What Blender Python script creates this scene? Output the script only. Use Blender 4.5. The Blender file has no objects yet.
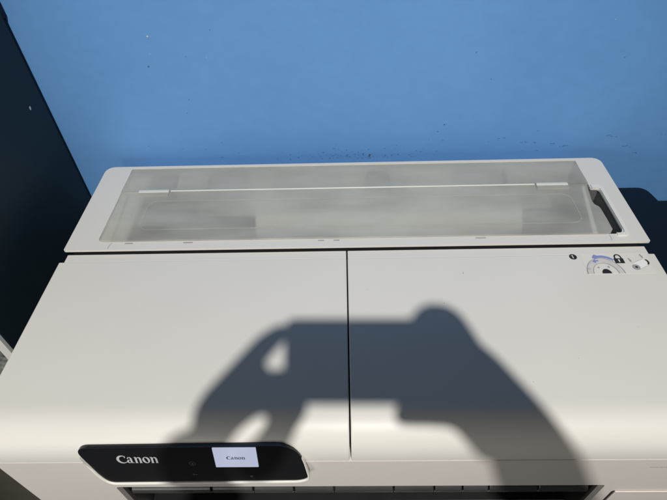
import bpy, bmesh, math, random
from mathutils import Vector, Matrix
random.seed(7)
scene = bpy.context.scene
COL = scene.collection
R = math.radians

# ------------------------------------------------------------------ materials
def srgb(r, g, b):
    def f(c):
        c /= 255.0
        return c / 12.92 if c <= 0.04045 else ((c + 0.055) / 1.055) ** 2.4
    return (f(r), f(g), f(b), 1.0)

def mat(name, color, rough=0.5, metallic=0.0, var=0.0, vscale=6.0, bump=0.0, bscale=400.0, bdist=0.0004,
        rvar=0.0, coat=0.0, spec=0.5, stretch=(1, 1, 1)):
    m = bpy.data.materials.new(name)
    m.use_nodes = True
    nt = m.node_tree
    b = nt.nodes['Principled BSDF']
    b.inputs['Base Color'].default_value = tuple(color[:3]) + (1,)
    b.inputs['Roughness'].default_value = rough
    b.inputs['Metallic'].default_value = metallic
    b.inputs['Coat Weight'].default_value = coat
    b.inputs['Coat Roughness'].default_value = 0.08
    b.inputs['Specular IOR Level'].default_value = spec
    tc = nt.nodes.new('ShaderNodeTexCoord')
    mp = nt.nodes.new('ShaderNodeMapping')
    mp.inputs['Scale'].default_value = stretch
    nt.links.new(tc.outputs['Object'], mp.inputs['Vector'])
    def noise(scale, detail=4.0):
        n = nt.nodes.new('ShaderNodeTexNoise')
        n.inputs['Scale'].default_value = scale
        n.inputs['Detail'].default_value = detail
        nt.links.new(mp.outputs['Vector'], n.inputs['Vector'])
        return n
    if var > 0:
        n = noise(vscale)
        ramp = nt.nodes.new('ShaderNodeMapRange')
        ramp.inputs['From Min'].default_value = 0.3
        ramp.inputs['From Max'].default_value = 0.7
        ramp.inputs['To Min'].default_value = 1 - var
        ramp.inputs['To Max'].default_value = 1 + var
        nt.links.new(n.outputs['Fac'], ramp.inputs['Value'])
        mul = nt.nodes.new('ShaderNodeVectorMath')
        mul.operation = 'SCALE'
        mul.inputs[0].default_value = color[:3]
        nt.links.new(ramp.outputs['Result'], mul.inputs['Scale'])
        nt.links.new(mul.outputs['Vector'], b.inputs['Base Color'])
    if rvar > 0:
        n = noise(vscale * 3, 6)
        ramp = nt.nodes.new('ShaderNodeMapRange')
        ramp.inputs['To Min'].default_value = max(0.02, rough - rvar)
        ramp.inputs['To Max'].default_value = rough + rvar
        nt.links.new(n.outputs['Fac'], ramp.inputs['Value'])
        nt.links.new(ramp.outputs['Result'], b.inputs['Roughness'])
    if bump > 0:
        n = noise(bscale, 3)
        bp = nt.nodes.new('ShaderNodeBump')
        bp.inputs['Strength'].default_value = bump
        bp.inputs['Distance'].default_value = bdist
        nt.links.new(n.outputs['Fac'], bp.inputs['Height'])
        nt.links.new(bp.outputs['Normal'], b.inputs['Normal'])
    return m

def frosted(name, color):
    """cloudy plastic: scatters most light, lets some of what is below show through, blurred"""
    m = bpy.data.materials.new(name)
    m.use_nodes = True
    nt = m.node_tree
    nt.nodes.clear()
    out = nt.nodes.new('ShaderNodeOutputMaterial')
    dif = nt.nodes.new('ShaderNodeBsdfPrincipled')
    dif.inputs['Base Color'].default_value = color
    dif.inputs['Roughness'].default_value = 0.34
    tc = nt.nodes.new('ShaderNodeTexCoord')
    mp = nt.nodes.new('ShaderNodeMapping')
    mp.inputs['Scale'].default_value = (3.0, 9, 10)
    nz = nt.nodes.new('ShaderNodeTexNoise')
    nz.inputs['Scale'].default_value = 2.4
    nz.inputs['Detail'].default_value = 5
    nt.links.new(tc.outputs['Object'], mp.inputs['Vector'])
    nt.links.new(mp.outputs['Vector'], nz.inputs['Vector'])
    tr = nt.nodes.new('ShaderNodeBsdfTransparent')
    tr.inputs['Color'].default_value = (0.96, 0.965, 0.935, 1)
    rf = nt.nodes.new('ShaderNodeBsdfRefraction')
    rf.inputs['Color'].default_value = (0.96, 0.965, 0.935, 1)
    rf.inputs['IOR'].default_value = 1.35
    rf.inputs['Roughness'].default_value = 0.28
    tl = nt.nodes.new('ShaderNodeBsdfTranslucent')
    tl.inputs['Color'].default_value = color
    m1 = nt.nodes.new('ShaderNodeMixShader'); m1.inputs[0].default_value = 0.60      # refraction : transparent
    nt.links.new(rf.outputs[0], m1.inputs[1]); nt.links.new(tr.outputs[0], m1.inputs[2])
    m2 = nt.nodes.new('ShaderNodeMixShader'); m2.inputs[0].default_value = 0.30      # diffuse : translucent
    nt.links.new(dif.outputs[0], m2.inputs[1]); nt.links.new(tl.outputs[0], m2.inputs[2])
    mr = nt.nodes.new('ShaderNodeMapRange')
    mr.inputs['From Min'].default_value = 0.25; mr.inputs['From Max'].default_value = 0.75
    mr.inputs['To Min'].default_value = 0.24; mr.inputs['To Max'].default_value = 0.52
    nt.links.new(nz.outputs['Fac'], mr.inputs['Value'])
    m3 = nt.nodes.new('ShaderNodeMixShader')
    nt.links.new(mr.outputs['Result'], m3.inputs[0])
    nt.links.new(m1.outputs[0], m3.inputs[1]); nt.links.new(m2.outputs[0], m3.inputs[2])
    nt.links.new(m3.outputs[0], out.inputs['Surface'])
    return m

WHITE = (0.735, 0.720, 0.672)
M = {}
M['lid'] = mat('printer_lid_plastic', WHITE, 0.44, var=0.018, vscale=5, bump=0.12, bscale=900, bdist=0.0002, rvar=0.05, spec=0.42)
M['shell'] = mat('printer_shell_plastic', (0.735, 0.72, 0.675), 0.42, var=0.012, vscale=4, bump=0.12, bscale=900, bdist=0.0002, rvar=0.05)
M['front'] = mat('printer_front_plastic', (0.74, 0.70, 0.655), 0.45, var=0.012, vscale=4, bump=0.12, bscale=900, bdist=0.0002, rvar=0.05)
M['rim'] = mat('pale_rim_plastic', (0.80, 0.785, 0.73), 0.35, var=0.01, vscale=6)
M['cover'] = frosted('frosted_cover_plastic', (0.88, 0.875, 0.825, 1))
M['cover_edge'] = mat('frosted_cover_edge', (0.72, 0.73, 0.68), 0.35, var=0.03, vscale=8)
M['bay'] = mat('roll_bay_pale_plastic', (0.86, 0.86, 0.81), 0.5, var=0.05, vscale=8)
M['bay_dark'] = mat('roll_holder_dark_plastic', (0.012, 0.013, 0.014), 0.45, var=0.15, vscale=20)
M['recess'] = mat('dark_grey_recess_plastic', (0.12, 0.125, 0.128), 0.45, var=0.2, vscale=25)
M['soft_grey'] = mat('soft_grey_reflection', (0.42, 0.42, 0.40), 0.6, var=0.05, vscale=10)  # this and the next grey: reflection tones for blocks under the rear leaf
M['mid_grey'] = mat('mid_grey_reflection', (0.60, 0.60, 0.57), 0.5, var=0.05, vscale=10)
M['paper'] = mat('white_roll_paper', (0.86, 0.85, 0.81), 0.7, var=0.02, vscale=10)
M['black_gloss'] = mat('black_glossy_panel', (0.010, 0.011, 0.013), 0.22, rvar=0.08, vscale=4, coat=0.25, spec=0.4)
M['black'] = mat('black_matte_plastic', (0.010, 0.010, 0.011), 0.5, var=0.2, vscale=30)
M['guide'] = mat('dark_guide_plastic', (0.050, 0.052, 0.053), 0.30, var=0.1, vscale=30, rvar=0.1)
M['gap'] = mat('black_gap', (0.004, 0.004, 0.005), 0.8, var=0.1)
M['silver'] = mat('silver_logo_print', (0.62, 0.63, 0.65), 0.35, metallic=0.2, var=0.03, vscale=40)
M['print_white'] = mat('white_print', (0.90, 0.89, 0.86), 0.5, var=0.01, vscale=30)
M['ink'] = mat('black_label_ink', (0.02, 0.02, 0.022), 0.6, var=0.05, vscale=60)
M['ink_grey'] = mat('grey_label_ink', (0.36, 0.36, 0.38), 0.6, var=0.05, vscale=60)
M['ink_pale'] = mat('pale_grey_label_ink', (0.64, 0.63, 0.60), 0.6, var=0.05, vscale=60)
M['ink_blue'] = mat('blue_label_ink', (0.24, 0.28, 0.60), 0.6, var=0.05, vscale=60)
M['sticker'] = mat('white_sticker', (0.77, 0.75, 0.69), 0.45, var=0.01, vscale=20)
M['icon_dim'] = mat('dim_icon_print', (0.07, 0.075, 0.08), 0.4, var=0.05, vscale=60)
M['screen_ink'] = mat('screen_dark_lettering', (0.02, 0.03, 0.09), 0.4, var=0.05, vscale=60)

# blue wall: roller-streaked paint
def wall_mat():
    m = mat('blue_wall_paint', (0.150, 0.365, 0.640), 0.55, bump=0.30, bscale=48, bdist=0.0010, stretch=(1, 1, 1.3), spec=0.3)
    nt = m.node_tree; b = nt.nodes['Principled BSDF']
    tc = nt.nodes.new('ShaderNodeTexCoord')
    n1 = nt.nodes.new('ShaderNodeTexNoise'); n1.inputs['Scale'].default_value = 2.3; n1.inputs['Detail'].default_value = 3
    n2 = nt.nodes.new('ShaderNodeTexNoise'); n2.inputs['Scale'].default_value = 40; n2.inputs['Detail'].default_value = 6
    mp = nt.nodes.new('ShaderNodeMapping'); mp.inputs['Scale'].default_value = (0.8, 1, 1.3)
    nt.links.new(tc.outputs['Object'], n1.inputs['Vector'])
    nt.links.new(tc.outputs['Object'], mp.inputs['Vector']); nt.links.new(mp.outputs['Vector'], n2.inputs['Vector'])
    ramp = nt.nodes.new('ShaderNodeValToRGB')
    ramp.color_ramp.elements[0].position = 0.3; ramp.color_ramp.elements[0].color = (0.112, 0.285, 0.595, 1)
    ramp.color_ramp.elements[1].position = 0.7; ramp.color_ramp.elements[1].color = (0.138, 0.332, 0.668, 1)
    nt.links.new(n1.outputs['Fac'], ramp.inputs['Fac'])
    mr = nt.nodes.new('ShaderNodeMapRange'); mr.inputs['From Min'].default_value = .3; mr.inputs['From Max'].default_value = .7
    mr.inputs['To Min'].default_value = 0.975; mr.inputs['To Max'].default_value = 1.025
    nt.links.new(n2.outputs['Fac'], mr.inputs['Value'])
    mul = nt.nodes.new('ShaderNodeVectorMath'); mul.operation = 'SCALE'
    nt.links.new(ramp.outputs['Color'], mul.inputs[0]); nt.links.new(mr.outputs['Result'], mul.inputs['Scale'])
    nt.links.new(mul.outputs['Vector'], b.inputs['Base Color'])
    return m
M['wall'] = wall_mat()
M['chip_dark'] = mat('dark_paint_chip', (0.03, 0.045, 0.07), 0.8, var=0.3, vscale=50)
M['scuff'] = mat('wall_scuff', (0.085, 0.20, 0.36), 0.7, var=0.2, vscale=50)
M['chip_pale'] = mat('pale_paint_chip', (0.55, 0.58, 0.55), 0.8, var=0.2, vscale=50)
M['navy'] = mat('dark_navy_laminate', (0.007, 0.0185, 0.026), 0.55, var=0.12, vscale=3, spec=0.3)
M['navy_dark'] = mat('navy_trim', (0.003, 0.010, 0.022), 0.6, var=0.1, vscale=5, spec=0.2)
M['door_frame'] = mat('white_door_edge', (0.72, 0.71, 0.68), 0.5, var=0.03, vscale=12)
M['mottled'] = mat('grey_mottled_glass', (0.20, 0.21, 0.20), 0.35, var=0.6, vscale=110)
M['board'] = mat('dark_brown_board', (0.105, 0.098, 0.082), 0.4, var=0.25, vscale=4)
M['box_navy'] = mat('dark_navy_paint', (0.0028, 0.0085, 0.0165), 0.5, var=0.1, vscale=6, spec=0.3)
M['box_teal'] = mat('dark_teal_paint', (0.003, 0.010, 0.015), 0.5, var=0.1, vscale=6, spec=0.3)
M['floor'] = mat('brown_floor', (0.10, 0.085, 0.065), 0.35, var=0.25, vscale=5, rvar=0.1)
M['skin'] = mat('skin', (0.45, 0.27, 0.19), 0.5, var=0.08, vscale=30)
M['shirt'] = mat('dark_shirt_cloth', (0.05, 0.06, 0.08), 0.85, var=0.1, vscale=40)
M['trousers'] = mat('trouser_cloth', (0.03, 0.03, 0.04), 0.85, var=0.1, vscale=40)
M['hair'] = mat('dark_hair', (0.015, 0.012, 0.01), 0.6, var=0.2, vscale=80)
M['phone'] = mat('phone_glass', (0.02, 0.02, 0.025), 0.15, var=0.05)
M['lens'] = mat('lens_ring', (0.05, 0.05, 0.055), 0.2, metallic=0.8, var=0.05)

# ------------------------------------------------------------------ helpers
def link(name, me, mats, parent=None, smooth=None):
    o = bpy.data.objects.new(name, me)
    COL.objects.link(o)
    for m in (mats if isinstance(mats, (list, tuple)) else [mats]):
        me.materials.append(m)
    if parent is not None:
        o.parent = parent
        if parent.parent is None:                      # parts keep world coordinates; a part's own matrix is the identity
            o.matrix_parent_inverse = Matrix.Translation(-Vector(parent.location))
    if smooth is not None:
        me.set_sharp_from_angle(angle=R(smooth))
        for pl in me.polygons:
            pl.use_smooth = True
    return o

def from_bm(name, bm, mats, parent=None, smooth=40):
    bmesh.ops.recalc_face_normals(bm, faces=bm.faces)
    me = bpy.data.meshes.new(name)
    bm.to_mesh(me); bm.free()
    return link(name, me, mats, parent, smooth)

def bevel(o, w, seg=3, ang=35):
    m = o.modifiers.new('edge', 'BEVEL')
    m.width = w; m.segments = seg; m.limit_method = 'ANGLE'; m.angle_limit = R(ang)
    m.use_clamp_overlap = True
    wn = o.modifiers.new('wn', 'WEIGHTED_NORMAL'); wn.keep_sharp = True
    for p in o.data.polygons: p.use_smooth = True
    return o

def box_bm(bm, x0, x1, y0, y1, z0, z1, mi=0):
    v = [bm.verts.new((x, y, z)) for z in (z0, z1) for y in (y0, y1) for x in (x0, x1)]
    for f in ((0, 2, 3, 1), (4, 5, 7, 6), (0, 1, 5, 4), (2, 6, 7, 3), (0, 4, 6, 2), (1, 3, 7, 5)):
        fc = bm.faces.new([v[i] for i in f]); fc.material_index = mi

def box(name, x0, x1, y0, y1, z0, z1, m, parent=None, bev=0.002):
    bm = bmesh.new(); box_bm(bm, x0, x1, y0, y1, z0, z1)
    o = from_bm(name, bm, m, parent)
    if bev: bevel(o, bev)
    return o

def prism(name, loops, frame, depth, m, parent=None, bev=0.0, seg=3):
    """plate with holes: loops of (u, v); frame = (origin, U, V, N); extruded by depth against N"""
    O, U, V, N = [Vector(a) for a in frame]
    bm = bmesh.new()
    edges = []
    for lp in loops:
        vs = [bm.verts.new(O + U * a + V * b) for a, b in lp]
        edges += [bm.edges.new((vs[i], vs[(i + 1) % len(vs)])) for i in range(len(vs))]
    g = bmesh.ops.triangle_fill(bm, use_beauty=True, use_dissolve=False, edges=edges, normal=N)
    faces = [f for f in g['geom'] if isinstance(f, bmesh.types.BMFace)]
    if depth:
        e = bmesh.ops.extrude_face_region(bm, geom=faces)
        for v in [x for x in e['geom'] if isinstance(x, bmesh.types.BMVert)]:
            v.co -= N * depth
    o = from_bm(name, bm, m, parent)
    if bev: bevel(o, bev, seg)
    return o

def rr(x0, x1, y0, y1, r, n=6):
    """rounded rectangle; r = radius or four radii (x0y0, x1y0, x1y1, x0y1)"""
    rs = r if isinstance(r, (list, tuple)) else [r] * 4
    out = []
    for (cx, cy, sx, sy, a0), q in zip(((x0, y0, 1, 1, 180), (x1, y0, -1, 1, 270), (x1, y1, -1, -1, 0), (x0, y1, 1, -1, 90)), rs):
        if q <= 0: out.append((cx, cy)); continue
        for k in range(n + 1):
            a = R(a0 + 90 * k / n)
            out.append((cx + sx * q + q * math.cos(a), cy + sy * q + q * math.sin(a)))
    return out

def round_poly(pts, rad, n=5):
    """round the corners of a polygon; rad = one radius per corner"""
    out = []
    N = len(pts)
    for i in range(N):
        p = Vector(pts[i]); a = Vector(pts[i - 1]); b = Vector(pts[(i + 1) % N])
        q = rad[i] if isinstance(rad, (list, tuple)) else rad
        da = (a - p); db = (b - p)
        t = min(q, da.length * 0.48, db.length * 0.48)
        s = p + da.normalized() * t; e = p + db.normalized() * t
        for k in range(n + 1):
            w = k / n
            out.append(tuple(s * (1 - w) ** 2 + p * 2 * w * (1 - w) + e * w * w))
    return out

def marks(name, polys, frame, m, parent=None, lift=0.0004, thick=0.0002):
    """flat printed shapes: list of (list of loops); each a hair above the last"""
    O, U, V, N = [Vector(a) for a in frame]
    bm = bmesh.new()
    for k, loops in enumerate(polys):
        edges = []
        h = N * (lift + 0.00003 * k)
        for lp in loops:
            vs = [bm.verts.new(O + U * a + V * b + h) for a, b in lp]
            edges += [bm.edges.new((vs[i], vs[(i + 1) % len(vs)])) for i in range(len(vs))]
        bmesh.ops.triangle_fill(bm, use_beauty=True, use_dissolve=False, edges=edges, normal=N)
    for f in bm.faces: pass
    me = bpy.data.meshes.new(name)
    bmesh.ops.recalc_face_normals(bm, faces=bm.faces)
    for f in bm.faces:
        if f.normal.dot(N) < 0: f.normal_flip()
    bm.to_mesh(me); bm.free()
    return link(name, me, m, parent)

def thing(name, loc, label, cat, group=None):
    o = bpy.data.objects.new(name, None)
    COL.objects.link(o)
    o.location = loc; o.empty_display_size = 0.1
    o['label'] = label; o['category'] = cat
    if group: o['group'] = group
    return o

def tag(o, label, cat, group=None):
    o['label'] = label; o['category'] = cat
    if group: o['group'] = group
    return o

def cyl_x(name, x0, x1, y, z, r, m, parent=None, n=40, hole=0.0, bev=0.0015):
    loops = [[(r * math.cos(2 * math.pi * k / n), r * math.sin(2 * math.pi * k / n)) for k in range(n)]]
    if hole: loops.append([(hole * math.cos(2 * math.pi * k / n), hole * math.sin(2 * math.pi * k / n)) for k in range(n)])
    return prism(name, loops, ((x1, y, z), (0, 1, 0), (0, 0, 1), (1, 0, 0)), x1 - x0, m, parent, bev)

# ------------------------------------------------------------------ setting
FLOOR = -1.0
bm = bmesh.new()
box_bm(bm, -4, 4, -4, 0.274, FLOOR - 0.05, FLOOR)
fl = from_bm('floor', bm, M['floor']); fl['kind'] = 'structure'

def flake(bm, x, z, s, asp, mi, y=0.2748):
    n = random.randint(6, 9); ph = random.random() * 6
    vs = []
    for k in range(n):
        a = 2 * math.pi * k / n + ph; q = s * random.uniform(0.55, 1.0)
        vs.append(bm.verts.new((x + q * asp * math.cos(a), y, z + q * math.sin(a))))
    f = bm.faces.new(vs); f.material_index = mi
    e = bmesh.ops.extrude_face_region(bm, geom=[f])
    for v in [q for q in e['geom'] if isinstance(q, bmesh.types.BMVert)]: v.co.y -= 0.0006
    for q in e['geom']:
        if isinstance(q, bmesh.types.BMFace): q.material_index = mi

bm = bmesh.new()
box_bm(bm, -4, 4, 0.275, 0.40, FLOOR - 0.05, 2.0)
for x, z, s, asp, mi in ((-0.343, .247, .0020, 1.1, 3), (-0.357, .194, .0015, 1, 1), (0.183, .063, .0016, 1.1, 1), (0.040, -.004, .0022, 1.3, 1),
                         (-0.348, .216, .0006, 1.2, 3), (-0.25, .208, .0006, 1.4, 3),
                         (-0.30, .128, .0010, 1.2, 2), (-0.31, .10, .0012, 1, 2), (0.22, .205, .0013, 1.2, 2), (0.255, .155, .0014, 1, 2),
                         (-0.287, .21, .0010, 1, 2), (-0.235, .255, .0009, 1.4, 2), (.48, .19, .0009, 1.4, 2), (.44, .255, .0008, 1.4, 3)):
    flake(bm, x, z, s, asp, mi)
for k in range(92):                                   # scuffed band just above the printer
    x = random.gauss(0.02, 0.075); z = -0.012 + abs(random.gauss(0, 0.014))
    flake(bm, x, z, random.uniform(.0004, .00115), random.uniform(1, 2.6), 2)
for k in range(22):
    x = random.uniform(-0.5, 0.62); z = random.uniform(-0.01, 0.05)
    flake(bm, x, z, random.uniform(.0003, .0008), random.uniform(1, 5), 2)
for x, z, w in ((.40, .015, .012), (.43, .008, .010), (.37, .018, .010), (.55, .006, .009), (.58, -.012, .007), (.51, .03, .006), (.345, .02, .006), (.3, .03, .008)):
    for q in range(4):
        flake(bm, x + random.uniform(-w, w), z + random.uniform(-.0015, .0015), random.uniform(.00035, .0006), random.uniform(3, 7), 2)
wall = from_bm('wall', bm, [M['wall'], M['chip_dark'], M['scuff'], M['chip_pale']], smooth=None)
tag(wall, 'sky blue painted wall with small chips and scuffs behind the printer', 'wall')

# ------------------------------------------------------------------ printer
PR = thing('large_format_printer', (0, -0.045, FLOOR), 'white wide-format printer with frosted roll cover and black control panel', 'printer')
XL, XR = -0.486, 0.484
SPLIT = -0.0100

# --- front lid in two panels, edge rolled over at the front
def lid_profile():
    pts = [(-0.0175, -0.030), (-0.0175, 0.0)]
    pts += [(-0.10, 0.0), (-0.19, 0.0), (-0.2685, 0.0)]
    # the bend tightens gradually, like a moulded edge
    n = 26; seg = []; y = z = 0.0
    for k in range(n):
        t = (k + 0.5) / n
        a = R(88) * (t ** 1.55) / (t ** 1.55 + 0.42 * (1 - t) ** 1.2)
        y += math.cos(a) / n; z += math.sin(a) / n
        seg.append((y, z))
    sy = 0.0555 / y; sz = 0.0548 / z
    for y, z in seg: pts.append((-0.2685 - y * sy, -z * sz))
    pts += [(-0.316, -0.0545), (-0.310, -0.030)]
    return pts
def lid(x0, x1):
    prof = lid_profile()
    bm = bmesh.new()
    a = [bm.verts.new((x0, y, z)) for y, z in prof]
    b = [bm.verts.new((x1, y, z)) for y, z in prof]
    n = len(prof)
    for i in range(n):
        bm.faces.new((a[i], a[(i + 1) % n], b[(i + 1) % n], b[i]))
    bm.faces.new(a[::-1]); bm.faces.new(b)
    o = from_bm('lid_panel', bm, M['lid'], PR, smooth=35)
    bevel(o, 0.0016, 3, 50)
    return o
lid(XL, SPLIT - 0.0010)
lid(SPLIT + 0.0010, XR)
# stepped strip along the back of the lid, a hair lower than the panels
box('hinge_strip', -0.479, SPLIT - 0.0012, -0.0172, 0.0010, -0.0062, -0.0018, M['lid'], PR, 0.0012)
box('hinge_strip', SPLIT + 0.0012, 0.4765, -0.0172, 0.0010, -0.0062, -0.0018, M['lid'], PR, 0.0012)
# inner core under the lid: black, seen only through the gaps
bm = bmesh.new(); box_bm(bm, -0.470, 0.470, -0.300, -0.012, -0.060, -0.0310)
box_bm(bm, -0.4715, 0.4715, -0.0115, 0.0128, -0.090, -0.0066)
box_bm(bm, -0.4775, -0.4530, 0.0132, 0.232, -0.060, -0.0004)
box_bm(bm, 0.4710, 0.4780, 0.0132, 0.232, -0.060, -0.0004)
core = from_bm('inner_frame', bm, M['gap'], PR)

# --- rear housing with the roll opening
outer = rr(XL, 0.4865, 0.0055, 0.2385, [0.003, 0.003, 0.017, 0.017], 8)
hole = ([(-0.4335, 0.0245), (0.4440, 0.0245)])
hole = round_poly([(-0.4335, 0.0250), (0.4525, 0.0250), (0.4525, 0.1440), (0.4375, 0.1440), (0.4375, 0.2325), (-0.4335, 0.2325)],
                  [0.010, 0.016, 0.020, 0.004, 0.003, 0.003], 7)
hz = 0.0040
rear = prism('rear_housing', [outer, hole], ((0, 0, hz), (1, 0, 0), (0, 1, 0), (0, 0, 1)), 0.0038, M['shell'], PR, 0.0017, 4)
# pale raised rim round the open end of the bay
rim_o = round_poly([(0.4385, 0.0195), (0.4590, 0.0195), (0.4590, 0.1525), (0.4395, 0.1525)], [0.001, 0.019, 0.024, 0.001], 8)
rim_i = round_poly([(0.4385, 0.0252), (0.4528, 0.0252), (0.4528, 0.1442), (0.4395, 0.1442)], [0.001, 0.016, 0.020, 0.001], 8)
rim = rim_o + rim_i[::-1]
prism('bay_rim', [rim], ((0, 0, hz + 0.0026), (1, 0, 0), (0, 1, 0), (0, 0, 1)), 0.0055, M['rim'], PR, 0.0018)
# roll bay: floor and inner walls
bm = bmesh.new()
box_bm(bm, -0.440, 0.4000, 0.022, 0.2345, -0.078, -0.070)
box_bm(bm, 0.4005, 0.458, 0.022, 0.2345, -0.078, -0.069, 1)
box_bm(bm, -0.4525, -0.4338, 0.022, 0.2345, -0.0690, -0.0000)
box_bm(bm, 0.4530, 0.470, 0.022, 0.2345, -0.0680, -0.0000, 1)
box_bm(bm, -0.4336, 0.4528, 0.2328, 0.2375, -0.0690, -0.0000)
box_bm(bm, 0.4378, 0.4528, 0.1448, 0.2324, -0.0680, -0.0000, 1)
box_bm(bm, -0.4336, 0.4528, 0.0135, 0.0248, -0.0690, -0.0000)
bay = from_bm('roll_bay', bm, [M['bay'], M['recess']], PR)
box('bay_ledge', -0.4330, -0.3900, 0.0255, 0.2200, -0.0150, -0.0032, M['shell'], PR, 0.003)
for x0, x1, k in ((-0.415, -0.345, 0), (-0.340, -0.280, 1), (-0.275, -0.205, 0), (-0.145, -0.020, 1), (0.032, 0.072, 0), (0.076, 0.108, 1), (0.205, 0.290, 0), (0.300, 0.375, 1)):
    box('reflection_block', x0, x1, 0.170, 0.226, -0.030, -0.010, M['mid_grey'] if k else M['soft_grey'], PR, 0.003)  # grey boxes added to imitate blocky reflections on the rear leaf
# roll holders standing in the bay
def holder(x0, x1, y0, y1, z1, corner):
    o = prism('roll_holder', [rr(y0, y1, -0.069, z1, [0.002, 0.002, corner, corner])], ((x1, 0, 0), (0, 1, 0), (0, 0, 1), (1, 0, 0)), x1 - x0, M['bay_dark'], PR, 0.003)
    return o
hl = holder(-0.372, -0.290, 0.040, 0.132, -0.006, 0.020)
cyl_x('spindle', -0.290, -0.180, 0.085, -0.036, 0.029, M['bay_dark'], hl)
hr = holder(0.310, 0.392, 0.048, 0.108, -0.006, 0.008)
he = prism('roll_holder', [rr(0.036, 0.140, -0.0685, -0.020, [0.002, 0.002, 0.02, 0.02])], ((0.4485, 0, 0), (0, 1, 0), (0, 0, 1), (1, 0, 0)), 0.022, M['recess'], PR, 0.004)
cyl_x('knob', 0.414, 0.4255, 0.118, -0.030, 0.013, M['guide'], he, 28)
box('feed_slot', -0.39, -0.022, 0.0285, 0.043, -0.060, -0.004, M['bay_dark'], PR, 0.002)
box('feed_slot', 0.12, 0.39, 0.0285, 0.038, -0.060, -0.008, M['bay_dark'], PR, 0.002)

# --- frosted two-fold roll cover
def rl(y):                                        # right edge of the cover
    for (ya, xa), (yb, xb) in zip(CR, CR[1:]):
        if ya <= y <= yb: return xa + (xb - xa) * (y - ya) / (yb - ya)
CR = [(0.0235, 0.4215), (0.026, 0.4295), (0.034, 0.4350), (0.060, 0.4352), (0.086, 0.4345), (0.092, 0.4325), (0.098, 0.4275), (0.106, 0.4262), (0.154, 0.4335), (0.1555, 0.4362)]
front_pts = [(-0.424, 0.0235), (CR[0][1], CR[0][0])] + [(x, y) for y, x in CR[1:]] + [(-0.4315, 0.1555), (-0.4330, 0.030), (-0.4305, 0.0255)]
CZ = 0.0068
cov = prism('roll_cover', [front_pts], ((0, 0, CZ), (1, 0, 0), (0, 1, 0), (0, 0, 1)), 0.0026, M['cover'], PR, 0.0010, 2)
# back leaf slopes down a little towards the wall and rolls over its edge
bm = bmesh.new()
prof = [(0.1575, CZ + 0.0002), (0.185, CZ - 0.0006), (0.215, CZ - 0.0022), (0.2290, CZ - 0.0036), (0.2345, CZ - 0.0056), (0.2372, CZ - 0.0090)]
up = []; dn = []
for y, z in prof:
    up.append((bm.verts.new((-0.4325, y, z)), bm.verts.new((0.4365, y, z))))
    k = prof.index((y, z))
    dn.append((bm.verts.new((-0.4325, y - 0.0004 * k, z - 0.0024)), bm.verts.new((0.4365, y - 0.0004 * k, z - 0.0024))))
for i in range(len(prof) - 1):
    bm.faces.new((up[i][0], up[i][1], up[i + 1][1], up[i + 1][0]))
    bm.faces.new((dn[i][0], dn[i + 1][0], dn[i + 1][1], dn[i][1]))
    bm.faces.new((up[i][0], up[i + 1][0], dn[i + 1][0], dn[i][0]))
    bm.faces.new((up[i][1], dn[i][1], dn[i + 1][1], up[i + 1][1]))
bm.faces.new((up[0][0], dn[0][0], dn[0][1], up[0][1])); bm.faces.new((up[-1][0], up[-1][1], dn[-1][1], dn[-1][0]))
leaf = from_bm('rear_leaf', bm, M['cover'], cov, smooth=50)
# ridge along the fold, hinge tabs at both ends
def tube_ridge(name, x0, x1, y, z, w, h, m, parent):
    n = 8
    bm = bmesh.new()
    pr = [(y + w * math.cos(math.pi * k / n), z + h * math.sin(math.pi * k / n)) for k in range(n + 1)]
    a = [bm.verts.new((x0, p, q)) for p, q in pr]; b = [bm.verts.new((x1, p, q)) for p, q in pr]
    for i in range(n): bm.faces.new((a[i], a[i + 1], b[i + 1], b[i]))
    bm.faces.new((a[-1], a[0], b[0], b[-1])); bm.faces.new(a); bm.faces.new(b)
    return from_bm(name, bm, m, parent, smooth=60)
tube_ridge('fold_ridge', -0.3385, 0.3385, 0.1565, CZ - 0.0008, 0.0019, 0.0017, M['cover_edge'], cov)
for x0, x1 in ((-0.3985, -0.3395), (0.3395, 0.3985)):
    tb = prism('hinge_tab', [rr(x0, x1, 0.1400, 0.1590, 0.0025)], ((0, 0, CZ + 0.0022), (1, 0, 0), (0, 1, 0), (0, 0, 1)), 0.0050, M['cover'], cov, 0.0014)
    box('hinge_bar', x0 + .001, x1 - .001, 0.1500, 0.1570, CZ - 0.0004, CZ + 0.0030, M['cover_edge'], tb, 0.001)
# pressed rounded line on the cover's front leaf, and its thicker right edge
o_ = rr(-0.372, 0.394, 0.050, 0.128, 0.018, 8); i_ = rr(-0.3702, 0.3922, 0.0518, 0.1262, 0.0165, 8)
prism('pressed_line', [o_, i_], ((0, 0, CZ + 0.0005), (1, 0, 0), (0, 1, 0), (0, 0, 1)), 0.0009, M['cover'], cov, 0.0)
prism('edge_rib', [[(0.4005, 0.026), (0.4085, 0.026), (0.4290, 0.1520), (0.4235, 0.1520)]], ((0, 0, CZ - 0.0027), (1, 0, 0), (0, 1, 0), (0, 0, 1)), 0.006, M['cover_edge'], cov, 0.001)
prism('edge_rib', [[(-0.4310, 0.026), (-0.4120, 0.026), (-0.4200, 0.1520), (-0.4300, 0.1520)]], ((0, 0, CZ - 0.0027), (1, 0, 0), (0, 1, 0), (0, 0, 1)), 0.006, M['cover_edge'], cov, 0.001)
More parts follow.
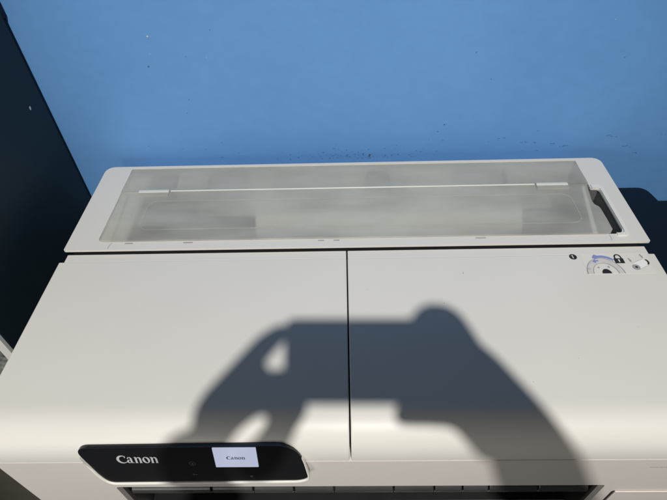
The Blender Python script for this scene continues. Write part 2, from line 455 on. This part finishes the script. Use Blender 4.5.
# grey pads on the front rail under the cover, small joint lines at both ends
for x0, x1 in ((-0.386, -0.372), (-0.286, -0.270), (-0.058, -0.048), (-0.032, -0.022), (0.205, 0.222)):
    box('rail_pad', x0, x1, 0.0185, 0.0212, hz - 0.002, hz + 0.0006, M['ink_grey'], PR, 0.0004)
for jl in ([[[(0.4255, 0.0225), (0.4262, 0.0225), (0.4268, 0.015), (0.4252, 0.0085), (0.4245, 0.0085), (0.426, 0.015)]],
                     [[(-0.4085, 0.0225), (-0.4075, 0.0225), (-0.4105, 0.0165), (-0.4115, 0.0085), (-0.4122, 0.0085), (-0.4115, 0.0165)]]]):
    marks('joint_line', [jl], ((0, 0, hz), (1, 0, 0), (0, 1, 0), (0, 0, 1)), M['ink_grey'], PR, 0.0003)

# --- front face with the paper outlet
FY = -0.3240
XF0, XF1 = -0.4765, 0.4765
slot = round_poly([(-0.3450, -0.1440), (0.3450, -0.1440), (0.3450, -0.285), (-0.3450, -0.285)], [0.006, 0.006, 0.006, 0.006])
frontframe = ((0, FY, 0), (1, 0, 0), (0, 0, 1), (0, -1, 0))
front = prism('front_cover', [rr(XF0, XF1, -0.34, -0.0565, [0.004, 0.004, 0.001, 0.001]), slot], frontframe, 0.026, M['front'], PR, 0.0018)
# thin bright lip under the lid seam
box('seam_lip', XF0 + .001, XF1 - .001, -0.3236, -0.318, -0.0562, -0.0553, M['shell'], PR, 0)
# outlet interior: dark back, sloping guide bars split into segments
bm = bmesh.new()
box_bm(bm, -0.352, 0.352, -0.240, -0.232, -0.285, -0.135)
box_bm(bm, -0.352, 0.352, -0.2978, -0.2405, -0.142, -0.1355)
box_bm(bm, -0.358, -0.3525, -0.2978, -0.232, -0.285, -0.135)
box_bm(bm, 0.3525, 0.358, -0.2978, -0.232, -0.285, -0.135)
box_bm(bm, -0.352, 0.352, -0.2978, -0.2405, -0.294, -0.2855)
outlet = from_bm('paper_outlet', bm, M['black'], PR)
def guide(x0, x1):
    pr = [(-0.2980, -0.1600), (-0.3100, -0.1690), (-0.3165, -0.1725), (-0.3192, -0.1770), (-0.3192, -0.1840), (-0.3140, -0.1960), (-0.3000, -0.212), (-0.2800, -0.212), (-0.2800, -0.160)]
    bm = bmesh.new()
    a = [bm.verts.new((x0, y, z)) for y, z in pr]; b = [bm.verts.new((x1, y, z)) for y, z in pr]
    n = len(pr)
    for i in range(n): bm.faces.new((a[i], a[(i + 1) % n], b[(i + 1) % n], b[i]))
    bm.faces.new(a); bm.faces.new(b)
    o = from_bm('paper_guide', bm, M['guide'], outlet, smooth=60)
    bevel(o, 0.0012, 2, 50)
cuts = [-0.335, -0.215, -0.153, -0.093, -0.034, 0.053, 0.112, 0.153, 0.191, 0.262, 0.335]
for a, b in zip(cuts, cuts[1:]): guide(a + 0.0012, b - 0.0012)
# bevelled end blocks of the outlet
for s in (-1, 1):
    pts = [(s * 0.3448, -0.1445), (s * 0.3448, -0.284), (s * 0.3380, -0.284), (s * 0.3380, -0.158), (s * 0.330, -0.1445)]
    prism('outlet_cheek', [pts], ((0, -0.3170, 0), (1, 0, 0), (0, 0, 1), (0, -1, 0)), 0.07, M['black'], outlet, 0.001)
# cartridge door at the right end of the front: a hairline seam
box('cartridge_door', 0.3655, 0.4755, -0.3262, -0.3243, -0.332, -0.1655, M['front'], PR, 0.0008)
marks('door_seam', [[[(0.3618, -0.1690), (0.3642, -0.1650), (0.3651, -0.1650), (0.3651, -0.330), (0.3628, -0.330)]]], frontframe, M['ink'], PR, 0.0005)
dash = []
x = 0.3800
for w in (.0026, .0014, .0022, .0012, .0024, .0016, .002, .0024, .0014, .0026, .002, .0016, .0024):
    dash.append([rr(x, x + w, -0.0802, -0.0793, 0.0002, 2)]); x += w + 0.0014
marks('printed_line', dash, frontframe, M['ink_grey'], PR, 0.0005)
# side walls, back and bottom of the body, lower stand
bm = bmesh.new()
box_bm(bm, XF0 + .002, XF0 + .012, -0.2975, 0.232, -0.34, -0.0610)
box_bm(bm, XF1 - .012, XF1 - .002, -0.2975, 0.232, -0.34, -0.0610)
box_bm(bm, XF0 + .0125, XF1 - .0125, 0.220, 0.230, -0.34, -0.111)
box_bm(bm, XF0 + .0125, XF1 - .0125, -0.2975, 0.2195, -0.34, -0.325)
from_bm('body_shell', bm, M['shell'], PR)
for sx in (-1, 1):
    leg = box('stand_leg', sx * 0.40 - 0.03, sx * 0.40 + 0.03, -0.09, 0.0, FLOOR + 0.06, -0.3405, M['navy'], PR, 0.006)
    box('foot', sx * 0.40 - 0.04, sx * 0.40 + 0.04, -0.30, 0.22, FLOOR + 0.002, FLOOR + 0.0595, M['navy'], leg, 0.01)
box('stand_rail', -0.3695, 0.3695, -0.07, -0.02, -0.80, -0.74, M['navy'], PR, 0.004)

# --- control panel
th = R(76)
PO = Vector((0, -0.3202, -0.0183)); PU = Vector((1, 0, 0)); PV = Vector((0, math.cos(th), math.sin(th))); PN = Vector((0, -math.sin(th), math.cos(th)))
pframe = (PO, PU, PV, PN)
pan = round_poly([(-0.3590, -0.0010), (-0.0745, 0.0012), (-0.0650, -0.0640), (-0.0770, -0.0690), (-0.3290, -0.0718), (-0.3390, -0.056)],
                 [0.019, 0.034, 0.020, 0.012, 0.016, 0.02], 8)
bez = round_poly([(-0.3610, -0.0060), (-0.0725, -0.0040), (-0.0622, -0.0665), (-0.0750, -0.0738), (-0.3295, -0.0768), (-0.3412, -0.060)],
                 [0.020, 0.034, 0.021, 0.014, 0.018, 0.02], 8)
panel = prism('control_panel', [pan], pframe, 0.011, M['black_gloss'], PR, 0.0012)
def shift(fr, d): return (Vector(fr[0]) + Vector(fr[3]) * d, fr[1], fr[2], fr[3])
prism('panel_bezel', [bez], shift(pframe, -0.0030), 0.020, M['shell'], panel, 0.0026, 4)

def lower_run(lp, lim):
    k0 = max(range(len(lp)), key=lambda k: lp[k][1] + lp[k][0] * 0.001)
    seq = lp[k0:] + lp[:k0]
    run = [q for q in seq if q[1] < lim]
    return run
def resample(pts, n):
    d = [0.0]
    for a, b in zip(pts, pts[1:]): d.append(d[-1] + math.dist(a, b))
    out = []
    for k in range(n):
        t = d[-1] * k / (n - 1); q = 0
        while q < len(pts) - 2 and d[q + 1] < t: q += 1
        w = (t - d[q]) / max(1e-9, d[q + 1] - d[q])
        out.append((pts[q][0] + (pts[q + 1][0] - pts[q][0]) * w, pts[q][1] + (pts[q + 1][1] - pts[q][1]) * w))
    return out
ro_ = resample(lower_run(bez, -0.0200), 90)
dense = resample(lower_run(pan, -0.0200), 900)
ri_ = [min(dense, key=lambda q: math.dist(q, p)) for p in ro_]
bm = bmesh.new()
rows = []
for (a, b), (c, d) in zip(ro_, ri_):
    P = lambda u, v, h: PO + PU * u + PV * v + PN * h
    rows.append([bm.verts.new(P(a, b, -0.0090)), bm.verts.new(P(a, b, 0.0004)), bm.verts.new(P(a + (c - a) * .3, b + (d - b) * .3, 0.0018)), bm.verts.new(P(a + (c - a) * .75, b + (d - b) * .75, 0.0018)), bm.verts.new(P(c, d, 0.0006)), bm.verts.new(P(c, d, -0.0090))])
for r0, r1 in zip(rows, rows[1:]):
    for k in range(6): bm.faces.new((r0[k], r0[(k + 1) % 6], r1[(k + 1) % 6], r1[k]))
bm.faces.new(rows[0]); bm.faces.new(rows[-1][::-1])
from_bm('panel_lip', bm, M['rim'], panel, smooth=50)

# lettering: heavy-contrast roman letters as outlines
def arc(cx, cy, rx, ry, a0, a1, n=22):
    return [(cx + rx * math.cos(R(a0 + (a1 - a0) * k / n)), cy + ry * math.sin(R(a0 + (a1 - a0) * k / n))) for k in range(n + 1)]
def letters():
    G = []
    # C : crescent with a long inward spike on its upper arm
    out = arc(0.86, 0.60, 0.86, 0.66, 52, 322, 34)
    inn = arc(1.02, 0.60, 0.62, 0.52, 318, 70, 30)
    G.append((0.0, [out + inn + [(1.22, 0.86), (1.36, 0.86)]]))
    # a
    a_st = [(0.52, 0.70), (0.80, 0.70), (0.80, 0.20), (0.86, 0.06), (1.06, 0.06), (1.06, 0.0), (0.62, 0.0), (0.55, 0.10), (0.52, 0.2)]
    G.append((1.52, [a_st]))
    G.append((1.52, [arc(0.44, 0.66, 0.36, 0.34, 0, 158, 16) + [(0.10, 0.70), (0.26, 0.70)] + arc(0.40, 0.66, 0.13, 0.25, 150, 0, 12)]))
    G.append((1.52, [arc(0.32, 0.27, 0.32, 0.28, 0, 360, 26)[:-1], arc(0.40, 0.27, 0.14, 0.20, 0, 360, 18)[:-1]]))
    # n, twice
    def n_(x):
        G.append((x, [[(0.0, 1.0), (0.30, 1.0), (0.42, 0.92), (0.42, 0.06), (0.50, 0.0), (0.02, 0.0), (0.12, 0.06), (0.12, 0.90), (0.0, 0.95)]]))
        G.append((x, [[(0.42, 0.74)] + arc(0.72, 0.66, 0.34, 0.34, 140, 0, 16) + [(1.06, 0.06), (1.16, 0.0), (0.68, 0.0), (0.76, 0.06)] + arc(0.60, 0.62, 0.16, 0.26, 0, 150, 10) + [(0.42, 0.66)]]))
    n_(2.66)
    # o, stress tilted
    oo = arc(0.56, 0.5, 0.56, 0.52, 0, 360, 32)[:-1]
    c, s = math.cos(R(18)), math.sin(R(18))
    oi = [(0.56 + (x - 0) * c - y * s, 0.5 + x * s + y * c) for x, y in arc(0, 0, 0.23, 0.44, 0, 360, 24)[:-1]]
    G.append((3.90, [oo, oi]))
    n_(5.10)
    return G, 6.28
def write(name, fr, x0, x1, y0, cap, m, parent, space=0.0):
    G, wid = letters()
    k = (x1 - x0) / wid; ky = cap / 1.27
    polys = []
    for dx, loops in G:
        polys.append([[(x0 + (a + dx) * k, y0 + b * ky) for a, b in lp] for lp in loops])
    return marks(name, polys, fr, m, parent, 0.0004)
write('brand_lettering', pframe, -0.3080, -0.2545, -0.0302, 0.0150, M['silver'], panel)

# display
ms = bpy.data.materials.new('lit_display'); ms.use_nodes = True
b = ms.node_tree.nodes['Principled BSDF']
b.inputs['Base Color'].default_value = (0.05, 0.05, 0.06, 1); b.inputs['Roughness'].default_value = 0.2
nz = ms.node_tree.nodes.new('ShaderNodeTexNoise'); nz.inputs['Scale'].default_value = 30
rp = ms.node_tree.nodes.new('ShaderNodeValToRGB')
rp.color_ramp.elements[0].color = (0.44, 0.48, 0.65, 1); rp.color_ramp.elements[1].color = (0.51, 0.54, 0.70, 1)
ms.node_tree.links.new(nz.outputs['Fac'], rp.inputs['Fac']); ms.node_tree.links.new(rp.outputs['Color'], b.inputs['Emission Color'])
b.inputs['Emission Strength'].default_value = 0.95
scr = prism('display', [rr(-0.1824, -0.1278, -0.0390, -0.0012, 0.0005, 3)], shift(pframe, 0.0010), 0.0016, ms, panel)
write('display_lettering', shift(pframe, 0.0010), -0.1668, -0.1428, -0.0228, 0.0060, M['screen_ink'], scr)
def ring(cx, cy, r0, r1, n=22):
    return [arc(cx, cy, r1, r1, 0, 360, n)[:-1], arc(cx, cy, r0, r0, 0, 360, n)[:-1]]
marks('home_button', [ring(-0.2122, -0.0320, 0.0032, 0.0042), [[(-0.2140, -0.0318), (-0.2122, -0.0300), (-0.2104, -0.0318), (-0.2109, -0.0338), (-0.2135, -0.0338)]]], pframe, M['icon_dim'], panel)
marks('back_button', [[[(-0.2160, -0.0545), (-0.2135, -0.0525), (-0.2135, -0.0538), (-0.2090, -0.0538), (-0.2090, -0.0555), (-0.2135, -0.0555), (-0.2135, -0.0565)]]], pframe, M['icon_dim'], panel)
marks('status_lamp', [[arc(-0.1390, -0.0592, 0.0022, 0.0022, 0, 360, 16)[:-1]]], pframe, M['icon_dim'], panel)

# --- instruction sticker on the right lid panel
lf = ((0, 0, 0), (1, 0, 0), (0, 1, 0), (0, 0, 1))
stk = prism('instruction_sticker', [[(0.3655, -0.0190), (0.4705, -0.0190), (0.4690, -0.0600), (0.3645, -0.0600)]], shift(lf, 0.0004), 0.0003, M['sticker'], PR)
marks('step_number', [[arc(0.3528, -0.0228, 0.0060, 0.0060, 0, 360, 26)[:-1],
                       [(0.3518, -0.0262), (0.3518, -0.0205), (0.3505, -0.0212), (0.3502, -0.0203), (0.3521, -0.0190), (0.3534, -0.0190), (0.3534, -0.0262)]]], lf, M['ink'], PR, 0.0004)
gx, gy = 0.3930, -0.0600
marks('gear_drawing', [[arc(gx, gy, 0.0290, 0.0330, 0, 180, 40) + arc(gx, gy, 0.0280, 0.0320, 180, 0, 40)],
                       [arc(gx, gy, 0.0195, 0.0225, 0, 180, 30) + arc(gx, gy, 0.0188, 0.0216, 180, 0, 30)],
                       ring(gx - 0.0240, gy + 0.0105, 0.0012, 0.0018, 12),
                       [[(gx - .0105, gy + .0125), (gx - .0080, gy + .0150), (gx - .0065, gy + .0125), (gx - .0085, gy + .0110)]],
                       [[(gx + .0055, gy + .0135), (gx + .0075, gy + .0160), (gx + .0095, gy + .0135), (gx + .0075, gy + .0115)]]], shift(lf, 0.0006), M['ink_grey'], stk)
marks('gear_face', [[arc(gx, gy + .0001, 0.0275, 0.0315, 0, 180, 40) + arc(gx, gy + .0001, 0.0200, 0.0230, 180, 0, 40)]], shift(lf, 0.0004), M['ink_pale'], stk)
marks('gear_hub', [[arc(gx + .001, gy + .0003, 0.0072, 0.0095, 0, 180, 24)]], shift(lf, 0.0006), M['ink'], stk)
ta = arc(gx + 0.002, gy, 0.0300, 0.0385, 52, 98, 18); tb_ = arc(gx + 0.002, gy, 0.0285, 0.0335, 98, 52, 18)
marks('turn_arrow', [[ta + [(0.3862, -0.0192), (0.3812, -0.0262), (0.3858, -0.0288)] + tb_],
                     [[(0.3790, -0.0345), (0.3842, -0.0296), (0.3848, -0.0318), (0.3895, -0.0312), (0.3885, -0.0340), (0.3842, -0.0352), (0.3842, -0.0382)]]], shift(lf, 0.0008), M['ink_blue'], stk)
px, py = 0.4145, -0.0390
marks('padlock', [[[(px, py), (px + .0145, py), (px + .0145, py + .0105), (px, py + .0105)],
                   [(px + .0062, py + .0022), (px + .0084, py + .0022), (px + .0084, py + .0054)] + arc(px + .0073, py + .0068, .0018, .0018, -40, 220, 12) + [(px + .0062, py + .0054)]],
                  [[(px + .0016, py + .0105), (px + .0036, py + .0105)] + arc(px + .0073, py + .0125, .0038, .0050, 180, 0, 14) + [(px + .0110, py + .0105), (px + .0130, py + .0105)] + arc(px + .0073, py + .0125, .0058, .0072, 0, 180, 16)]], shift(lf, 0.0010), M['ink'], stk)
marks('paper_roll_drawing', [[[(0.4405, -0.0385), (0.4600, -0.0300), (0.4655, -0.0425), (0.4460, -0.0525)]]], shift(lf, 0.0004), M['print_white'], stk)
marks('roll_outline', [ring(0.4430, -0.0475, 0.0020, 0.0058, 20),
                       [[(0.4405, -0.0385), (0.4600, -0.0300), (0.4602, -0.0304), (0.4407, -0.0389)]], [[(0.4460, -0.0525), (0.4655, -0.0425), (0.4657, -0.0429), (0.4462, -0.0530)]],
                       [[(0.4365, -0.0290), (0.4385, -0.0278), (0.4392, -0.0315), (0.4408, -0.0315), (0.4395, -0.0372), (0.4372, -0.0330), (0.4384, -0.0326)]],
                       [[(0.4575, -0.0208), (0.4595, -0.0198), (0.4602, -0.0235), (0.4618, -0.0235), (0.4606, -0.0290), (0.4583, -0.0250), (0.4594, -0.0246)]]], shift(lf, 0.0007), M['ink_grey'], stk)
marks('roll_end', [[arc(0.4605, -0.0372, 0.0062, 0.0068, -60, 60, 14) + arc(0.4590, -0.0372, 0.0052, 0.0058, 60, -60, 14)], [arc(0.4432, -0.0475, 0.0020, 0.0020, 0, 360, 12)[:-1]]], shift(lf, 0.0010), M['ink'], stk)
# tiny specks and pick marks on the lid
sp = []
for x, y, w, h in ((.172, -.054, .0005, .0022), (.1335, -.113, .0007, .0008), (.021, -.085, .0005, .0006), (-.17, -.20, .0004, .0005), (.30, -.21, .0005, .0005), (-.33, -.11, .0005, .0004), (.40, -.16, .0004, .0006), (.23, -.245, .0006, .0005)):
    sp.append([[(x - w, y - h), (x + w * .6, y - h * .7), (x + w * 1.2, y + h * .4), (x + w * .1, y + h), (x - w * 1.1, y + h * .3)]])
for q in sp: marks('scratch', [q], lf, M['ink_grey'], PR, 0.0003)

# ------------------------------------------------------------------ paper roll in the bay (seen dimly through the cover)
pr_ = cyl_x('paper_roll', -0.173, 0.303, 0.098, -0.040, 0.030, M['paper'], None, 48, hole=0.024)
tag(pr_, 'white paper roll lying under the frosted cover of the printer', 'paper roll')

# ------------------------------------------------------------------ cabinet at the left
CB = thing('cabinet', (-0.80, 0.06, FLOOR), 'tall dark navy cabinet with white framed door left of the printer', 'cabinet')
CT = 1.05
bm = bmesh.new(); box_bm(bm, -1.05, -0.566, -0.118, 0.2625, FLOOR + 0.002, CT)
side = from_bm('carcass', bm, M['navy'], CB); bevel(side, 0.0015)
box('back_panel', -1.045, -0.5695, 0.263, 0.2742, FLOOR + 0.002, CT - 0.01, M['navy_dark'], CB, 0)
box('cornice', -0.62, -0.5655, 0.2632, 0.2740, 0.286, 0.50, M['navy_dark'], CB, 0.001)
dfo = [(-1.05, -0.98), (-0.5662, -0.98), (-0.5662, CT), (-1.05, CT)]
dfi = [(-1.03, -0.95), (-0.5815, -0.95), (-0.5815, CT - .02), (-1.03, CT - .02)]
door = prism('door', [dfo, dfi], ((0, -0.1265, 0), (1, 0, 0), (0, 0, 1), (0, -1, 0)), 0.008, M['door_frame'], CB, 0.001)
prism('door_glass', [[(-1.0305, -0.2805), (-0.581, -0.2805), (-0.581, CT - .0195), (-1.0305, CT - .0195)]], ((0, -0.1225, 0), (1, 0, 0), (0, 0, 1), (0, -1, 0)), 0.003, M['mottled'], door)
prism('door_board', [[(-1.0305, -0.9505), (-0.581, -0.9505), (-0.581, -0.2815), (-1.0305, -0.2815)]], ((0, -0.1225, 0), (1, 0, 0), (0, 0, 1), (0, -1, 0)), 0.003, M['board'], door)
bm = bmesh.new()
vs = [bm.verts.new((-0.5657, 0.217 + .0032 * math.cos(a) * q, 0.150 + .0040 * math.sin(a) * q)) for a, q in ((0, .8), (.8, 1), (1.6, .9), (2.5, 1), (3.3, .7), (4.2, 1), (5.2, .75))]
bm.faces.new(vs)
from_bm('paint_chip', bm, M['chip_pale'], side, smooth=None)

# ------------------------------------------------------------------ dark furniture at the right
tp = round_poly([(0.47, 0.268), (0.628, 0.268), (0.672, 0.06), (0.70, -0.10), (0.53, -0.10), (0.53, 0.0), (0.50, 0.0)], [.002, .020, .01, .02, .02, .002, .002], 6)
nb = prism('low_cabinet', [tp], ((0, 0, -0.097), (1, 0, 0), (0, 1, 0), (0, 0, 1)), 0.90, M['box_navy'], None, 0.006)
tag(nb, 'low dark navy cabinet with rounded corner right of the printer', 'cabinet')
nb2 = prism('storage_box', [rr(0.662, 1.05, 0.10, 0.268, 0.012)], ((0, 0, -0.135), (1, 0, 0), (0, 1, 0), (0, 0, 1)), 0.86, M['box_teal'], None, 0.006)
tag(nb2, 'black-teal box against the blue wall at the far right edge', 'box')

# ------------------------------------------------------------------ photographer and phone (behind the lens; their shadow falls on the lid)
CAM = Vector((-0.01215836, -0.58053369, 0.59673322))
FWD = Vector((-0.02388545, 0.69784735, -0.71584815)); RGT = Vector((0.99959405, 0.00554675, -0.02794583)); UPV = Vector((0.01553129, 0.71622505, 0.69769654))
LAMP = Vector((0.1766, -1.8427, 2.3600))
PW, PH = 0.162, 0.084
pc = CAM - FWD * 0.0075 + RGT * (PW / 2 - 0.018) - UPV * (PH / 2 - 0.0105)
phf = (pc, RGT, UPV, FWD)
ph = prism('phone', [rr(-PW / 2, PW / 2, -PH / 2, PH / 2, 0.010, 6)], phf, 0.008, M['phone'], None, 0.001)
tag(ph, 'dark phone held sideways in both hands above the printer, casting its shadow', 'phone')

def skin_mesh(chains):
    """chains: list of (list of points, list of radii); returns one evaluated mesh"""
    bm = bmesh.new()
    skl = bm.verts.layers.skin.verify()
    for pts, rads in chains:
        prev = None
        for k, (p, q) in enumerate(zip(pts, rads)):
            v = bm.verts.new(p)
            q = q if isinstance(q, tuple) else (q, q)
            v[skl].radius = q
            v[skl].use_root = (k == 0)
            if prev: bm.edges.new((prev, v))
            prev = v
    me = bpy.data.meshes.new('figure_skeleton'); bm.to_mesh(me); bm.free()
    o = bpy.data.objects.new('figure_skeleton', me); COL.objects.link(o)
    o.modifiers.new('skin', 'SKIN'); s = o.modifiers.new('sub', 'SUBSURF'); s.levels = 2; s.render_levels = 2
    dg = bpy.context.evaluated_depsgraph_get()
    res = bpy.data.meshes.new_from_object(o.evaluated_get(dg))
    bpy.data.objects.remove(o); bpy.data.meshes.remove(me)
    return res

F = FLOOR
ch = []
# trunk, neck
ch.append(([(0.03, -1.16, F + .93), (0.03, -1.17, F + 1.05), (0.03, -1.18, F + 1.20), (0.03, -1.165, F + 1.36), (0.03, -1.14, F + 1.44), (0.03, -1.10, F + 1.50), (0.03, -1.07, F + 1.58)],
           [(.155, .11), (.14, .10), (.155, .11), (.17, .11), (.10, .08), (.058, .058), (.055, .055)]))
# legs
for s in (-1, 1):
    ch.append(([(0.03 + s * .085, -1.16, F + .93), (0.03 + s * .10, -1.15, F + .72), (0.03 + s * .11, -1.14, F + .48), (0.03 + s * .11, -1.17, F + .28), (0.03 + s * .11, -1.18, F + .09)], [.095, .085, .058, .055, .042]))
    ch.append(([(0.03 + s * .11, -1.20, F + .045), (0.03 + s * .12, -1.10, F + .042), (0.03 + s * .125, -1.00, F + .032)], [.042, .042, .028]))
# arms
rw = (0.2095, -0.7315, 0.5925); re = (0.405, -0.880, 0.355); rs = (0.230, -1.125, 0.400)
lw = (-0.0965, -0.7700, 0.5995); le = (-0.150, -0.940, 0.345); ls = (-0.150, -1.145, 0.400)
def mid(a, b, t): return tuple(a[i] + (b[i] - a[i]) * t for i in range(3))
ch.append(([(0.10, -1.15, .415), rs, mid(rs, re, .5), re, mid(re, rw, .3), mid(re, rw, .7), rw, mid(rw, (0.1830, -0.6798, 0.5947), .6)], [.07, .062, .052, .048, .050, .045, .040, .034]))
ch.append(([(-0.04, -1.15, .415), ls, mid(ls, le, .5), le, mid(le, lw, .3), mid(le, lw, .7), lw, mid(lw, (-0.1070, -0.7216, 0.5914), .6)], [.07, .062, .052, .046, .042, .036, .033, .029]))
# left hand: C-shaped grip of the phone's left end
ch.append(([mid(le, lw, .7), lw, (-0.1130, -0.7216, 0.5914), (-0.1100, -0.6935, 0.5840)], [(.036, .034), (.036, .030), (.038, .026), (.030, .020)]))
ch.append(([(-0.1004, -0.6996, 0.5849), (-0.1004, -0.6735, 0.5921), (-0.0712, -0.6387, 0.6000), (-0.0478, -0.6076, 0.6072), (-0.0242, -0.5930, 0.6138)], [.0155, .0160, .0150, .0135, .0095]))
ch.append(([(-0.0918, -0.7018, 0.5824), (-0.0878, -0.6812, 0.5885), (-0.0611, -0.6523, 0.5892), (-0.0377, -0.6348, 0.5803), (-0.0171, -0.6278, 0.5795)], [.0155, .0155, .0155, .0138, .0100]))
ch.append(([(-0.0872, -0.7079, 0.5806), (-0.0827, -0.6898, 0.5869), (-0.0578, -0.6651, 0.5849), (-0.0331, -0.6475, 0.5734), (-0.0142, -0.6383, 0.5705)], [.0140, .0125, .0110, .0100, .0085]))
ch.append(([(-0.0608, -0.7407, 0.5854), (-0.0393, -0.7052, 0.5731), (-0.0282, -0.6736, 0.5729), (-0.0102, -0.6439, 0.5677)], [.023, .0190, .0155, .0120]))
# right hand: finger over the top edge, thumb under the screen
ch.append(([mid(re, rw, .7), rw, (0.1830, -0.6798, 0.5947), (0.1588, -0.6378, 0.6016), (0.1538, -0.6154, 0.6096)], [(.040, .036), (.040, .034), (.038, .032), (.036, .028), (.026, .020)]))
ch.append(([(0.1713, -0.6526, 0.6007), (0.1599, -0.6154, 0.6094), (0.1480, -0.5815, 0.6180), (0.1265, -0.5722, 0.6140), (0.1045, -0.5852, 0.5974)], [.017, .0165, .0142, .0118, .0088]))
ch.append(([(0.1752, -0.6526, 0.6006), (0.1616, -0.6197, 0.6122), (0.1418, -0.6009, 0.6101), (0.1205, -0.5985, 0.6034), (0.1002, -0.6059, 0.5968)], [.018, .0155, .0130, .0110, .0088]))
ch.append(([(0.1763, -0.6630, 0.5973), (0.1612, -0.6375, 0.6045), (0.1392, -0.6228, 0.6000), (0.1158, -0.6215, 0.5882), (0.0981, -0.6262, 0.5786)], [.0165, .0150, .0130, .0110, .0088]))
ch.append(([(0.1774, -0.6732, 0.5943), (0.1613, -0.6540, 0.5997), (0.1368, -0.6431, 0.5902), (0.1140, -0.6399, 0.5759), (0.0974, -0.6393, 0.5672)], [.0155, .0140, .0122, .0102, .0082]))
ch.append(([(0.1900, -0.7130, 0.5880), (0.1640, -0.6850, 0.5830), (0.1390, -0.6636, 0.5770), (0.1055, -0.6580, 0.5641), (0.0753, -0.6557, 0.5548)], [.034, .0290, .0190, .0140, .0105]))
me = bpy.data.meshes.new('person')
bm = bmesh.new()
for c in ch:
    t = skin_mesh([c]); bm.from_mesh(t); bpy.data.meshes.remove(t)
hc = Vector((0.03, -1.045, F + 1.655))
hm = Matrix.Translation(hc) @ Matrix.Rotation(R(-28), 4, 'X')
hd = bmesh.ops.create_uvsphere(bm, u_segments=40, v_segments=28, radius=1.0)['verts']
for v in hd:
    x, y, z = v.co
    w = 0.078 * (1 - 0.18 * max(0, -z)); d = 0.098
    v.co = hm @ Vector((x * w, y * d * (1 - .10 * max(0, -z)) + (.012 if z < -.3 and y > 0 else 0), z * 0.118))
def blob(c, sx, sy, sz):
    for v in bmesh.ops.create_uvsphere(bm, u_segments=16, v_segments=12, radius=1.0)['verts']:
        v.co = hm @ Vector((c[0] + v.co.x * sx, c[1] + v.co.y * sy, c[2] + v.co.z * sz))
blob((0, .100, -.020), .014, .020, .026); blob((0, .088, -.062), .026, .014, .008); blob((0, .085, -.098), .028, .018, .016)
blob((0, .082, .022), .055, .014, .010)
for s in (-1, 1): blob((s * .080, -.004, -.012), .010, .020, .032); blob((s * .032, .084, -.002), .013, .010, .008)
bm.to_mesh(me); bm.free()
tmp = bpy.data.objects.new('person', me); COL.objects.link(tmp)
rm = tmp.modifiers.new('fuse', 'REMESH'); rm.mode = 'VOXEL'; rm.voxel_size = 0.0042; rm.use_smooth_shade = True
sm = tmp.modifiers.new('soft', 'SMOOTH'); sm.iterations = 3; sm.factor = 0.5
dg = bpy.context.evaluated_depsgraph_get()
me2 = bpy.data.meshes.new_from_object(tmp.evaluated_get(dg)); me2.name = 'person'
bpy.data.objects.remove(tmp)
me2.materials.clear()
person = link('person', me2, [M['skin'], M['shirt'], M['trousers'], M['hair'], M['black']])
hinv = hm.inverted()
for pl in me2.polygons:
    c = pl.center; q = hinv @ c
    if c.z < F + .075: i = 4
    elif c.z < F + .97: i = 2
    elif (c - hc).length < .16 and c.z > F + 1.52: i = 3 if (q.z > .055 or (q.y < -.02 and q.z > -.05)) else 0
    elif c.z < F + 1.49 and c.y < -0.86: i = 1
    elif c.z < F + 1.47 and c.y < -0.84: i = 1
    else: i = 0
    pl.material_index = i; pl.use_smooth = True
tag(person, 'person in dark shirt holding a phone, whose shadow falls across the lid', 'person')

# ------------------------------------------------------------------ light
w = bpy.data.worlds.new('World'); scene.world = w; w.use_nodes = True
bg = w.node_tree.nodes['Background']
bg.inputs['Color'].default_value = (1.0, 0.95, 0.90, 1)
bg.inputs['Strength'].default_value = 0.042
ld = bpy.data.lights.new('ceiling_lamp', 'SPOT')
ld.energy = 318; ld.color = (1.0, 0.965, 0.915); ld.shadow_soft_size = 0.030
lo = bpy.data.objects.new('ceiling_lamp', ld); COL.objects.link(lo); lo.location = LAMP
ld.spot_size = R(35); ld.spot_blend = 0.42
lo.rotation_euler = (Vector((-0.03, -0.07, -0.10)) - LAMP).to_track_quat('-Z', 'Y').to_euler()

la = bpy.data.lights.new('front_left_fill', 'AREA')  # unseen fill lamp, added to brighten the wall's left and the front face
la.shape = 'RECTANGLE'; la.size = 0.6; la.size_y = 0.7; la.energy = 7.0; la.color = (0.98, 0.96, 0.93)
wo = bpy.data.objects.new('front_left_fill', la); COL.objects.link(wo); wo.location = (-0.85, -1.80, 0.14)
wo.rotation_euler = (Vector((0, 0, 0)) - Vector(wo.location)).to_track_quat('-Z', 'Y').to_euler()

# ------------------------------------------------------------------ camera
cd = bpy.data.cameras.new('camera'); cam = bpy.data.objects.new('camera', cd); COL.objects.link(cam)
cd.sensor_fit = 'HORIZONTAL'; cd.sensor_width = 36.0
cd.lens = 502.9 / 667 * 36.0
cd.clip_start = 0.02; cd.clip_end = 50
m = Matrix((RGT, UPV, -FWD)).transposed().to_4x4(); m.translation = CAM
cam.matrix_world = m
scene.camera = cam
vs = scene.view_settings
vs.view_transform = 'Standard'; vs.look = 'None'; vs.exposure = 0; vs.gamma = 1
scene.render.resolution_x = 1024; scene.render.resolution_y = 768
